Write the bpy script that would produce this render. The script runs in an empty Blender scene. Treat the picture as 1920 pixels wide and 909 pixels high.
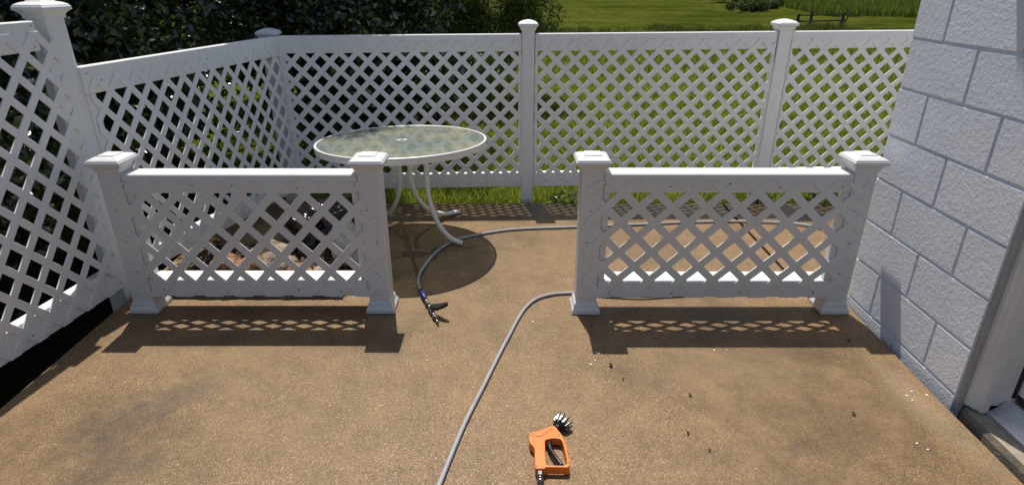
import bpy, bmesh, math, random
import numpy as np
from mathutils import Vector, Matrix
random.seed(7); RNG = np.random.default_rng(7)
R = math.radians
sc = bpy.context.scene
col = sc.collection

# ------------------------------------------------------------------ camera, light, exposure
cam_d = bpy.data.cameras.new('camera'); cam = bpy.data.objects.new('camera', cam_d); col.objects.link(cam)
cam.location = (0, 0, 1.519); cam.rotation_euler = (R(90 - 23.59), 0, 0)
cam_d.sensor_width = 36.0; cam_d.lens = 36.0 * 1135.7 / 1920.0
cam_d.clip_start = 0.05; cam_d.clip_end = 2000
sc.camera = cam
sc.render.engine = 'CYCLES'
sc.cycles.use_denoising = True
sc.cycles.max_bounces = 10; sc.cycles.transparent_max_bounces = 12

SUN_TO = Vector((-0.095, 0.43, 1.0)).normalized()
w = bpy.data.worlds.new('World'); sc.world = w; w.use_nodes = True
nt = w.node_tree; nt.nodes.clear()
sky = nt.nodes.new('ShaderNodeTexSky'); sky.sky_type = 'NISHITA'; sky.sun_disc = False
sky.sun_elevation = math.asin(SUN_TO.z); sky.sun_rotation = math.atan2(SUN_TO.x, SUN_TO.y)
sky.air_density = 1.0; sky.dust_density = 1.6; sky.ozone_density = 1.0
bg = nt.nodes.new('ShaderNodeBackground'); bg.inputs['Strength'].default_value = 0.096
wo = nt.nodes.new('ShaderNodeOutputWorld')
nt.links.new(sky.outputs[0], bg.inputs[0]); nt.links.new(bg.outputs[0], wo.inputs[0])
sun_d = bpy.data.lights.new('sun', 'SUN'); sun_d.energy = 4.6; sun_d.angle = R(0.5); sun_d.color = (1.0, 0.955, 0.88)
sun = bpy.data.objects.new('sun', sun_d); col.objects.link(sun)
sun.rotation_euler = (-SUN_TO).to_track_quat('-Z', 'Y').to_euler()
sc.view_settings.view_transform = 'Standard'; sc.view_settings.look = 'None'
sc.view_settings.exposure = 0.12; sc.view_settings.gamma = 1.0

# ------------------------------------------------------------------ materials
class NT:
    def __init__(s, name):
        s.m = bpy.data.materials.new(name); s.m.use_nodes = True; s.t = s.m.node_tree; s.t.nodes.clear()
        s.out = s.n('ShaderNodeOutputMaterial'); s.b = s.n('ShaderNodeBsdfPrincipled'); s.l(s.b.outputs[0], s.out.inputs[0])
        s.tc = s.n('ShaderNodeTexCoord')
    def n(s, t): return s.t.nodes.new(t)
    def l(s, a, b): s.t.links.new(a, b)
    def geo(s):
        g = s.n('ShaderNodeNewGeometry'); return g.outputs['Position']
    def noise(s, scale, detail=4, rough=.55, vec=None, dist=0, stretch=None):
        n = s.n('ShaderNodeTexNoise'); n.inputs['Scale'].default_value = scale; n.inputs['Detail'].default_value = detail
        n.inputs['Roughness'].default_value = rough; n.inputs['Distortion'].default_value = dist
        v = vec or s.geo()
        if stretch:
            mp = s.n('ShaderNodeMapping'); mp.inputs['Scale'].default_value = stretch; s.l(v, mp.inputs[0]); v = mp.outputs[0]
        s.l(v, n.inputs['Vector']); return n.outputs[0]
    def voro(s, scale, vec=None, feature='F1', out='Distance'):
        n = s.n('ShaderNodeTexVoronoi'); n.feature = feature; n.inputs['Scale'].default_value = scale
        s.l(vec or s.geo(), n.inputs['Vector']); return n.outputs[out]
    def ramp(s, fac, stops, interp='LINEAR'):
        r = s.n('ShaderNodeValToRGB'); r.color_ramp.interpolation = interp; e = r.color_ramp.elements
        while len(e) < len(stops): e.new(.5)
        for k, (p, c) in enumerate(stops):
            e[k].position = p
            if not isinstance(c, tuple): c = (c, c, c)
            e[k].color = (*c, 1)
        s.l(fac, r.inputs[0]); return r.outputs[0]
    def mix(s, fac, a, b, mode='MIX'):
        m = s.n('ShaderNodeMix'); m.data_type = 'RGBA'; m.blend_type = mode
        for v, i in ((fac, 0), (a, 6), (b, 7)):
            if hasattr(v, 'is_output'): s.l(v, m.inputs[i])
            elif i == 0: m.inputs[0].default_value = v
            else: m.inputs[i].default_value = (*v, 1)
        return m.outputs[2]
    def math(s, op, a, b=None):
        m = s.n('ShaderNodeMath'); m.operation = op
        for v, i in ((a, 0), (b, 1)):
            if v is None: continue
            if hasattr(v, 'is_output'): s.l(v, m.inputs[i])
            else: m.inputs[i].default_value = v
        return m.outputs[0]
    def bump(s, hgt, strength, dist, prev=None):
        b = s.n('ShaderNodeBump'); b.inputs['Strength'].default_value = strength; b.inputs['Distance'].default_value = dist
        s.l(hgt, b.inputs['Height'])
        if prev is not None: s.l(prev, b.inputs['Normal'])
        return b.outputs[0]
    def set(s, color=None, rough=None, metal=None, normal=None, spec=None, **kw):
        i = s.b.inputs
        for v, k in ((color, 'Base Color'), (rough, 'Roughness'), (metal, 'Metallic'), (normal, 'Normal'), (spec, 'Specular IOR Level')):
            if v is None: continue
            if hasattr(v, 'is_output'): s.l(v, i[k])
            else: i[k].default_value = (*v, 1) if isinstance(v, tuple) else v
        for k, v in kw.items(): i[k.replace('_', ' ')].default_value = v
        return s.m

def plain(name, c, rough=.5, metal=0, var=.12, scale=20, bump=0):
    t = NT(name)
    n = t.noise(scale, 4)
    a = tuple(max(0, x * (1 - var)) for x in c); b = tuple(x * (1 + var) for x in c)
    kw = {}
    if bump: kw['normal'] = t.bump(t.noise(scale * 6, 4), .5, bump)
    return t.set(t.ramp(n, [(.3, a), (.7, b)]), rough, metal, **kw)

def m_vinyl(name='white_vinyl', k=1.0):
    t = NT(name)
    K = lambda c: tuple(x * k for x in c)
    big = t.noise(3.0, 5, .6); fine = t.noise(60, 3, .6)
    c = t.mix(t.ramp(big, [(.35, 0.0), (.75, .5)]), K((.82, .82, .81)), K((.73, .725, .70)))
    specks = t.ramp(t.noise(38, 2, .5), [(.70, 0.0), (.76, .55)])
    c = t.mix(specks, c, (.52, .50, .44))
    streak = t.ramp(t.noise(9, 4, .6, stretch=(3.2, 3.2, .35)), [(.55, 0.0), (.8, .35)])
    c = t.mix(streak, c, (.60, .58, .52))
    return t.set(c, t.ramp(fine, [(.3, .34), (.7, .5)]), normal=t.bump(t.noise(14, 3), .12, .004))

def m_slab():
    t = NT('exposed_aggregate')
    peb = t.voro(210, out='Color'); pd = t.voro(210)
    bw = t.n('ShaderNodeRGBToBW'); t.l(peb, bw.inputs[0])
    tone = t.ramp(bw.outputs[0], [(.15, (.130, .082, .040)), (.40, (.205, .132, .066)), (.62, (.255, .166, .084)), (.80, (.31, .208, .112)), (.93, (.46, .34, .21))])
    fn = t.ramp(t.noise(420, 3, .6), [(.3, .72), (.7, 1.25)])
    tone = t.mix(1.0, tone, fn, 'MULTIPLY')
    big = t.noise(.9, 6, .6)
    wash = t.ramp(big, [(.30, (.60, .57, .53)), (.48, (.90, .87, .82)), (.72, (1.12, 1.02, .84))])
    c = t.mix(1.0, tone, wash, 'MULTIPLY')
    film = t.ramp(t.noise(1.5, 5, .6, dist=.4), [(.36, .15), (.68, .66)])
    c = t.mix(film, c, (.225, .145, .072))
    mott = t.ramp(t.noise(7, 6, .7), [(.3, .80), (.7, 1.15)])
    c = t.mix(1.0, c, mott, 'MULTIPLY')
    st = t.ramp(t.noise(1.9, 5, .65, dist=.7, stretch=(1.0, .8, 1)), [(.61, 0.0), (.74, .45)])
    c = t.mix(st, c, (.085, .060, .036))
    pos = t.geo()
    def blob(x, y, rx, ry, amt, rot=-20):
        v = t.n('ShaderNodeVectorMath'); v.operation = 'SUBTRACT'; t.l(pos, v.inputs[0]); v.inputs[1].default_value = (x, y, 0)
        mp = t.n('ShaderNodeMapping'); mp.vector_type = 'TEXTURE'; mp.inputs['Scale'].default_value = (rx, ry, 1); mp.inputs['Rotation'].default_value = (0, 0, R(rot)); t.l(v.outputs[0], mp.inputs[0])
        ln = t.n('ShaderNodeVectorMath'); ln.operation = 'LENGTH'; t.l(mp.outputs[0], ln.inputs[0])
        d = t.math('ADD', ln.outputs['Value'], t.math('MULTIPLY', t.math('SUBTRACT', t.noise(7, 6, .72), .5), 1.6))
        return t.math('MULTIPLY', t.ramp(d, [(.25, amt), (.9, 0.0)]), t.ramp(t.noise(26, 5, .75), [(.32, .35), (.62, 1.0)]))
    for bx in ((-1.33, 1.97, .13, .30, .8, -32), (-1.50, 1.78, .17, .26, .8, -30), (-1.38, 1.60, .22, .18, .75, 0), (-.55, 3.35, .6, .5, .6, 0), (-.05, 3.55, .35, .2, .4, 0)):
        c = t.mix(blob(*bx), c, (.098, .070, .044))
    c = t.mix(blob(1.60, 1.85, .10, .6, .45, 4), c, (.33, .26, .17))  # pale strip beside the wall: glare painted into the slab colour
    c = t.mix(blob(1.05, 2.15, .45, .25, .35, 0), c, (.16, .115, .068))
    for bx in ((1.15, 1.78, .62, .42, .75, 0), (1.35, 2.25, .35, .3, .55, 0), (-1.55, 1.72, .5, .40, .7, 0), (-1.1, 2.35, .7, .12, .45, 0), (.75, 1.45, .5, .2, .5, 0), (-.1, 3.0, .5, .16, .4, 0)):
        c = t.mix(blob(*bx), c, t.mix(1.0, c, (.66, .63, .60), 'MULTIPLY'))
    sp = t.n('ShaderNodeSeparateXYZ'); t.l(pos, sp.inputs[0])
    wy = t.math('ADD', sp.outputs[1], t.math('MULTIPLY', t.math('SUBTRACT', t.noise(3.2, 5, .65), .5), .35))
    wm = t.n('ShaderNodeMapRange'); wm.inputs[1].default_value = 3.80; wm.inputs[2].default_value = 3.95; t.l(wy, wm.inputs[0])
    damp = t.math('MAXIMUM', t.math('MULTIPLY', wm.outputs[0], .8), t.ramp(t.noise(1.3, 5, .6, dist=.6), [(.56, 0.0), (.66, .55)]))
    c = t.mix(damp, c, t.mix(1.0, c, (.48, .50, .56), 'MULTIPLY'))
    nrm = t.bump(pd, .45, .0026)
    nrm = t.bump(t.noise(90, 4, .7), .35, .004, nrm)
    rough = t.ramp(bw.outputs[0], [(.15, .60), (.75, .42), (.95, .16)])
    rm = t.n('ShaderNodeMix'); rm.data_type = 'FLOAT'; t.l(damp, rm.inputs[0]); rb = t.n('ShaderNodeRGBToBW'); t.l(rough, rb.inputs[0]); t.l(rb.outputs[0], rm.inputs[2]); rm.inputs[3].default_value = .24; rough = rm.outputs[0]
    return t.set(c, rough, normal=nrm, spec=.3)

def m_block():
    t = NT('painted_block')
    n1 = t.noise(48, 5, .72); n2 = t.noise(150, 3, .6); n3 = t.noise(5, 4)
    c = t.ramp(n3, [(.3, (.74, .775, .845)), (.7, (.81, .84, .90))])
    oi = t.n('ShaderNodeObjectInfo'); c = t.mix(1.0, c, t.ramp(oi.outputs['Random'], [(0, (.93, .93, .94)), (1, (1.0, 1.0, 1.0))]), 'MULTIPLY')
    pits = t.ramp(t.noise(70, 3, .6), [(.66, 0.0), (.72, .5)])
    c = t.mix(pits, c, (.55, .57, .60))
    nrm = t.bump(n1, .9, .012); nrm = t.bump(n2, .5, .004, nrm)
    return t.set(c, .55, normal=nrm)

def leaf_mat(name, dark, light, rough=.35, trans=.25, spec=.5):
    t = NT(name)
    g = t.n('ShaderNodeNewGeometry')
    c = t.ramp(g.outputs['Random Per Island'], [(.0, dark), (.8, light), (1.0, tuple(x * 1.7 for x in light))])
    t.set(c, rough, spec=spec)
    tr = t.n('ShaderNodeBsdfTranslucent'); t.l(t.mix(1.0, c, (1.5, 1.7, .7), 'MULTIPLY'), tr.inputs[0])
    ms = t.n('ShaderNodeMixShader'); ms.inputs[0].default_value = trans
    t.l(t.b.outputs[0], ms.inputs[1]); t.l(tr.outputs[0], ms.inputs[2]); t.l(ms.outputs[0], t.out.inputs[0])
    return t.m

def m_lawn():
    t = NT('lawn_ground')
    a = t.noise(1.2, 5, .65); b = t.noise(40, 4, .7); f = t.noise(.16, 4, .6, dist=.3, stretch=(.7, 2.2, 1))
    c = t.ramp(b, [(.3, (.040, .056, .008)), (.7, (.12, .15, .024))])
    c2 = t.ramp(a, [(.3, (.8, .85, .7)), (.7, (1.2, 1.12, 1.0))])
    c = t.mix(1.0, c, c2, 'MULTIPLY')
    sx = t.n('ShaderNodeSeparateXYZ'); t.l(t.geo(), sx.inputs[0])
    far = t.n('ShaderNodeMapRange'); far.inputs[1].default_value = 9; far.inputs[2].default_value = 30; t.l(sx.outputs[1], far.inputs[0])
    fc = t.ramp(f, [(.32, (.034, .044, .006)), (.5, (.060, .070, .010)), (.7, (.085, .088, .018))])
    fc = t.mix(1.0, fc, t.ramp(t.noise(2.2, 5, .7, stretch=(1, .35, 1)), [(.3, .7), (.7, 1.25)]), 'MULTIPLY')
    c = t.mix(far.outputs[0], c, fc)
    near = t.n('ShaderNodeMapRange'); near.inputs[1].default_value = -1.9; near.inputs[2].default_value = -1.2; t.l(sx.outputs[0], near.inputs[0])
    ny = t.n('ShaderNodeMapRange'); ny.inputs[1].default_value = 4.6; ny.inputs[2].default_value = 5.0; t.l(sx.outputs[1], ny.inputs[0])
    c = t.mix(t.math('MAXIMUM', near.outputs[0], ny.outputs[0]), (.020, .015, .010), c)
    return t.set(c, .9, spec=.0, normal=t.bump(b, .6, .03))

def m_glass():
    t = NT('stained_table_glass')
    n = t.noise(5.5, 5, .6, dist=.5); f = t.noise(38, 5, .7)
    c = t.ramp(n, [(.32, (.36, .46, .47)), (.5, (.52, .57, .49)), (.66, (.70, .67, .46))])
    c = t.mix(1.0, c, t.ramp(f, [(.3, .7), (.7, 1.2)]), 'MULTIPLY')
    t.set(c, t.ramp(f, [(.35, .04), (.7, .12)]), spec=.6, Coat_Weight=1.0, Coat_Roughness=.03, Coat_IOR=1.7)
    tr = t.n('ShaderNodeBsdfTranslucent'); t.l(c, tr.inputs[0])
    tp = t.n('ShaderNodeBsdfTransparent'); tp.inputs[0].default_value = (.92, .94, .86, 1)
    m1 = t.n('ShaderNodeMixShader'); m1.inputs[0].default_value = .26; t.l(t.b.outputs[0], m1.inputs[1]); t.l(tr.outputs[0], m1.inputs[2])
    m2 = t.n('ShaderNodeMixShader'); t.l(t.ramp(n, [(.3, .36), (.7, .22)]), m2.inputs[0]); t.l(m1.outputs[0], m2.inputs[1]); t.l(tp.outputs[0], m2.inputs[2])
    t.l(m2.outputs[0], t.out.inputs[0])
    return t.m

def m_paintmetal():
    t = NT('chipped_white_metal')
    chips = t.ramp(t.noise(70, 4, .7), [(.62, 0.0), (.66, .8)])
    c = t.mix(chips, (.74, .735, .71), (.30, .25, .19))
    return t.set(c, .4)

M = dict(
    vinyl=m_vinyl(), shadevinyl=m_vinyl('shade_toned_vinyl', .82), slab=m_slab(), block=m_block(), lawn=m_lawn(), glass=m_glass(), rim=m_paintmetal(),
    mortar=plain('painted_mortar', (.72, .75, .81), .65, 0, .12, 30, .004),
    trim=plain('grey_painted_trim', (.68, .68, .66), .5, 0, .08, 6, .001),
    trimdark=plain('weathered_jamb', (.36, .36, .355), .6, 0, .12, 8, .002),
    door=plain('door_paint', (.72, .73, .75), .4, 0, .05, 3),
    alu=plain('threshold_metal', (.55, .57, .60), .42, .7, .15, 12),
    rubber=plain('black_rubber', (.012, .012, .013), .5, 0, .2, 30),
    soil=plain('dark_soil', (.016, .012, .009), .95, 0, .4, 25, .02),
    concrete=plain('sill_concrete', (.30, .25, .185), .75, 0, .25, 14, .004),
    hose=plain('grey_hose', (.32, .325, .345), .45, 0, .08, 25, .0006),
    blue=plain('blue_sleeve', (.018, .025, .16), .4, 0, .15, 30),
    chrome=plain('nickel_fitting', (.27, .265, .25), .32, 1, .12, 40),
    orange=plain('orange_plastic', (.78, .185, .022), .42, 0, .05, 15, .0004),
    steel=plain('nozzle_steel', (.20, .20, .20), .42, .85, .25, 60),
    seam=plain('orange_groove', (.36, .065, .008), .6, 0, .1, 20),
    black=plain('black_plastic', (.014, .014, .016), .35, 0, .2, 20),
    bag=plain('black_bag_film', (.010, .010, .011), .22, 0, .2, 12),
    clearfilm=plain('grey_plastic_sheet', (.36, .38, .39), .3, 0, .15, 12),
    terra=plain('terracotta', (.30, .145, .075), .85, 0, .25, 12, .003),
    stone=plain('pale_stone', (.29, .23, .165), .85, 0, .25, 14, .006),
    wood=plain('dark_wood', (.020, .016, .013), .8, 0, .3, 8, .01),
    bark=plain('bark', (.055, .042, .030), .9, 0, .3, 18, .02),
    screw=plain('screw_head', (.05, .045, .04), .5, .5, .2, 40),
    chip=plain('pale_flake', (.72, .70, .60), .7, 0, .12, 60),
    deadleaf=plain('dead_leaf', (.075, .035, .02), .7, 0, .35, 60),
    roof=plain('roof_cap', (.30, .30, .30), .8, 0, .1, 6),
    hedge=leaf_mat('glossy_evergreen_leaf', (.016, .024, .009), (.060, .082, .026), .20, .12, 1.0),
    hedge2=leaf_mat('mid_leaf', (.030, .048, .012), (.085, .125, .03), .3, .22),
    feather=leaf_mat('olive_fine_leaf', (.045, .065, .018), (.11, .135, .035), .5, .3, .3),
    grass=leaf_mat('grass_blade', (.070, .092, .010), (.27, .285, .060), .5, .35, .3),
    reed=leaf_mat('reed_blade', (.045, .055, .012), (.13, .130, .045), .6, .25, .2),
    weed=leaf_mat('weed_leaf', (.10, .15, .035), (.22, .27, .09), .4, .3, .4),
    brightgrass=leaf_mat('meadow_blade', (.06, .085, .018), (.13, .16, .035), .6, .3, .2),
    farbush=leaf_mat('far_bush_leaf', (.040, .052, .014), (.095, .112, .032), .6, .2, .2),
)

# ------------------------------------------------------------------ mesh helpers (all in world metres)
ORG = {}
def rootof(o):
    while o.parent: o = o.parent
    return o
def obj(name, verts, faces, mat, parent=None, smooth=False):
    org = ORG[rootof(parent).name] if parent else None
    v = np.asarray(verts, float)
    if org is None: org = np.array([(v[:, 0].min() + v[:, 0].max()) / 2, (v[:, 1].min() + v[:, 1].max()) / 2, v[:, 2].min()])
    me = bpy.data.meshes.new(name); me.from_pydata((v - org).tolist(), [], [list(f) for f in faces]); me.update()
    if isinstance(mat, str): mat = M[mat]
    me.materials.append(mat)
    if smooth: me.polygons.foreach_set('use_smooth', [True] * len(me.polygons))
    o = bpy.data.objects.new(name, me); col.objects.link(o)
    if parent: o.parent = parent
    else: o.location = org; ORG[o.name] = org
    return o
def tag(o, label=None, cat=None, group=None, kind=None):
    if label: o['label'] = label
    if cat: o['category'] = cat
    if group: o['group'] = group
    if kind: o['kind'] = kind
    return o
def thing(name, loc, label, cat, group=None):
    o = bpy.data.objects.new(name, None); col.objects.link(o); o.location = loc; o.empty_display_size = .1
    ORG[o.name] = np.array(loc, float); return tag(o, label, cat, group)
class MB:
    def __init__(s): s.v = []; s.f = []
    def add(s, v, f):
        k = len(s.v); s.v += [tuple(p) for p in v]; s.f += [tuple(k + i for i in q) for q in f]; return s
    def box(s, x0, x1, y0, y1, z0, z1, b=0):
        if b:
            bm = bmesh.new(); bmesh.ops.create_cube(bm, size=1)
            for v in bm.verts: v.co = ((x0 + x1) / 2 + v.co.x * (x1 - x0), (y0 + y1) / 2 + v.co.y * (y1 - y0), (z0 + z1) / 2 + v.co.z * (z1 - z0))
            bmesh.ops.bevel(bm, geom=bm.edges[:], offset=b, segments=1, affect='EDGES')
            bm.verts.index_update()
            s.add([v.co[:] for v in bm.verts], [[v.index for v in f.verts] for f in bm.faces]); bm.free(); return s
        v = [(x, y, z) for z in (z0, z1) for y in (y0, y1) for x in (x0, x1)]
        return s.add(v, [(0, 2, 3, 1), (4, 5, 7, 6), (0, 1, 5, 4), (2, 6, 7, 3), (0, 4, 6, 2), (1, 3, 7, 5)])
    def xf(s, fn): s.v = [tuple(fn(p)) for p in s.v]; return s
    def tube(s, pts, r, n=8, cap=True):
        P = [Vector(p) for p in pts]; rr = r if hasattr(r, '__len__') else [r] * len(P)
        up = Vector((0, 0, 1)); rings = []
        prev = None
        for i, p in enumerate(P):
            d = (P[min(i + 1, len(P) - 1)] - P[max(i - 1, 0)]).normalized()
            if prev is None:
                a = up if abs(d.z) < .9 else Vector((1, 0, 0)); u = d.cross(a).normalized()
            else: u = (prev - d * prev.dot(d)).normalized()
            prev = u; v = d.cross(u)
            rings.append([p + (u * math.cos(2 * math.pi * k / n) + v * math.sin(2 * math.pi * k / n)) * rr[i] for k in range(n)])
        vs = [q for g in rings for q in g]; fs = []
        for i in range(len(P) - 1):
            for k in range(n): fs.append((i * n + k, i * n + (k + 1) % n, (i + 1) * n + (k + 1) % n, (i + 1) * n + k))
        if cap: fs.append(tuple(range(n))[::-1]); fs.append(tuple((len(P) - 1) * n + k for k in range(n)))
        return s.add(vs, fs)
    def prism(s, poly, fn, t0, t1):
        """poly: (a,b) list; fn(a,b,t) -> world point"""
        n = len(poly); v = [fn(a, b, t0) for a, b in poly] + [fn(a, b, t1) for a, b in poly]
        return s.add(v, [tuple(range(n))[::-1], tuple(range(n, 2 * n))] + [(i, (i + 1) % n, n + (i + 1) % n, n + i) for i in range(n)])
    def build(s, name, mat, parent=None, smooth=False): return obj(name, s.v, s.f, mat, parent, smooth)

def square_lathe(cx, cy, prof, rz=0):
    v = []; f = []
    for r, z in prof:
        for a in range(4):
            an = math.pi / 4 + a * math.pi / 2 + rz; v.append((cx + r * math.sqrt(2) * math.cos(an), cy + r * math.sqrt(2) * math.sin(an), z))
    for i in range(len(prof) - 1):
        for a in range(4): f.append((i * 4 + a, i * 4 + (a + 1) % 4, (i + 1) * 4 + (a + 1) % 4, (i + 1) * 4 + a))
    f.append((3, 2, 1, 0)); k = (len(prof) - 1) * 4; f.append((k, k + 1, k + 2, k + 3))
    return v, f
def catmull(P, n=8):
    P = [Vector(p) for p in P]; Q = [P[0] * 2 - P[1]] + P + [P[-1] * 2 - P[-2]]; out = []
    for i in range(1, len(Q) - 2):
        for k in range(n):
            t = k / n; a, b, c, d = Q[i - 1:i + 3]
            out.append(.5 * ((2 * b) + (c - a) * t + (2 * a - 5 * b + 4 * c - d) * t * t + (3 * b - a - 3 * c + d) * t ** 3))
    return out + [P[-1]]

# ------------------------------------------------------------------ the ground and the patio
def hgt(x, y):
    z = -.11
    if y > 10: 
        t = min(1, (y - 10) / 24); z -= .9 * t * t * (3 - 2 * t)
    if y > 35:
        z += (y - 35) * .030 + max(0, y - 45) * .012
        if x > 14: z += .15 * math.sin(x * .35) 
    if x < -1.97 and y < 4.7: z -= .50
    return z
ys = sorted(set([4.69, 4.75] + list(np.linspace(-12, 10, 23)) + list(np.linspace(10, 60, 51)) + list(np.linspace(60, 220, 33)) + [300, 500, 900]))
xs = sorted(set(list(np.linspace(-40, 60, 51)) + [-500, -200, -90, 100, 200, 500, -1.98, -1.96]))
gv = [(x, y, hgt(x, y)) for y in ys for x in xs]
nx = len(xs)
gf = [(j * nx + i, j * nx + i + 1, (j + 1) * nx + i + 1, (j + 1) * nx + i) for j in range(len(ys) - 1) for i in range(nx - 1)]
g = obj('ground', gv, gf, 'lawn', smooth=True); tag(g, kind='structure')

JX = 1.545
MB().box(1.62, 1.80, -2.4, 2.75, -.2, -.075).build('gap_soil', 'soil')['kind'] = 'structure'
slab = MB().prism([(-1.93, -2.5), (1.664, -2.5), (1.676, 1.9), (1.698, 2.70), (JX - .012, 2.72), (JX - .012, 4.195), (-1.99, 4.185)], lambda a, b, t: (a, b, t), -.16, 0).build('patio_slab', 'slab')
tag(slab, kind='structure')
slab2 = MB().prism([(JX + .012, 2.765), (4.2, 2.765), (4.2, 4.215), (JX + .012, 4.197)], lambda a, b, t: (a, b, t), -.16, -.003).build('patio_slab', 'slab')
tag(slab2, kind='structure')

# ------------------------------------------------------------------ lattice fences
def clip(poly, a, b, c):
    out = []
    for i in range(len(poly)):
        p, q = poly[i], poly[(i + 1) % len(poly)]
        dp = a * p[0] + b * p[1] - c; dq = a * q[0] + b * q[1] - c
        if dp <= 0: out.append(p)
        if (dp < 0 < dq) or (dq < 0 < dp):
            t = dp / (dp - dq); out.append((p[0] + (q[0] - p[0]) * t, p[1] + (q[1] - p[1]) * t))
    return out
class Plane:
    """upright plane through a -> b; s along, z up, t = depth away from the patio (positive = behind)"""
    def __init__(s, a, b, rise=0):
        s.a = Vector((*a, 0)); d = Vector((*b, 0)) - s.a; s.len = d.length; s.d = d.normalized(); s.n = Vector((-s.d.y, s.d.x, 0)); s.rise = rise
    def __call__(s, q, z, t):
        p = s.a + s.d * q + s.n * t; return (p.x, p.y, z + s.rise * q)
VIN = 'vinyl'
def slats(root, pl, s0, s1, z0, z1, sc0, zc0, px, pz, w=.038, t0=0, th=.009):
    """diamond centres at (sc0, zc0) + lattice; slats clipped to the sheet rectangle"""
    k = pz / px; n = 0
    Z0, Z1, ZC = z0 / k, z1 / k, zc0 / k
    hw = w / 2 * math.sqrt(2) * .5 * (1 + 1 / k)
    for sgn in (1, -1):
        base = sc0 - sgn * ZC + px / 2
        lo = min(s0 - sgn * Z0, s0 - sgn * Z1); hi = max(s1 - sgn * Z0, s1 - sgn * Z1)
        i0 = math.floor((lo - base) / px) - 1; i1 = math.ceil((hi - base) / px) + 1
        for i in range(i0, i1 + 1):
            c = base + i * px + random.uniform(-.0012, .0012)
            L = 6
            poly = [(c - hw + sgn * (ZC - L), ZC - L), (c + hw + sgn * (ZC - L), ZC - L), (c + hw + sgn * (ZC + L), ZC + L), (c - hw + sgn * (ZC + L), ZC + L)]
            for a, b, cc in ((-1, 0, -s0), (1, 0, s1), (0, -1, -Z0), (0, 1, Z1)): poly = clip(poly, a, b, cc) if len(poly) > 2 else []
            if len(poly) < 3: continue
            ar = abs(sum(poly[j][0] * poly[(j + 1) % len(poly)][1] - poly[(j + 1) % len(poly)][0] * poly[j][1] for j in range(len(poly)))) / 2
            if ar < 1.5e-4: continue
            poly = [(a, b * k) for a, b in poly]
            if sum(poly[j][0] * poly[(j + 1) % len(poly)][1] - poly[(j + 1) % len(poly)][0] * poly[j][1] for j in range(len(poly))) < 0: poly.reverse()
            e = 0 if sgn > 0 else .0009
            so = MB().prism(poly, lambda a, b, t: pl(a, b, t), t0 + th - e, t0 + e).build('lattice_slat', VIN, root); n += 1
            bv = so.modifiers.new('bevel', 'BEVEL'); bv.width = .0022; bv.segments = 2; bv.limit_method = 'ANGLE'; bv.angle_limit = R(60)
    return n
def rail(root, pl, s0, s1, z0, z1, t0, t1, name='rail', b=.004, bow=0):
    if t0 == .0088: t0 = .0066
    mb = MB().box(s0, s1, t0, t1, z0, z1, b).xf(lambda p: pl(p[0], p[2] , p[1]))
    return mb.build(name, VIN, root)
def screws(parent, pl, pts, t):
    for s, z in pts:
        r = .0038; v = [pl(s + r * math.cos(a), z + r * math.sin(a), t) for a in [i * math.pi / 3 for i in range(6)]] + [pl(s, z, t - .0016)]
        obj('screw', v, [(6, i, (i + 1) % 6) for i in range(6)], 'screw', parent)
def post(root, x, y, hw, z0, z1, rz=0, prof=None, base=None, lean=(0, 0)):
    v, f = square_lathe(x, y, [(hw, z0), (hw, z1)], rz)
    p = obj('post', v, f, VIN, root)
    bev = p.modifiers.new('bevel', 'BEVEL'); bev.width = .005; bev.segments = 2
    cv, cf = square_lathe(x, y, [(hw + a, z1 + b) for a, b in prof], rz)
    c = obj('post_cap', cv, cf, VIN, p)
    cb = c.modifiers.new('bevel', 'BEVEL'); cb.width = .0018; cb.segments = 1
    if base:
        bv, bf = square_lathe(x, y, [(hw + a, z0 + b) for a, b in base], rz); bo = obj('post_base', bv, bf, VIN, p)
        m = bo.modifiers.new('bevel', 'BEVEL'); m.width = .0018; m.segments = 1
    return p
CAP = [(.002, -.045), (.006, -.045), (.006, -.032), (.012, -.022), (.022, -.012), (.0275, -.010), (.0275, .003), (.0245, .006), (.0215, .0125), (.0195, .0135), (.006, .020), (-.012, .0245), (-.013, .029), (-.0495, .0315)]
BASE = [(.018, 0.001), (.018, .020), (.0155, .022), (.0145, .026), (.009, .036), (.0075, .048), (.003, .058), (.0015, .060)]

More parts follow.
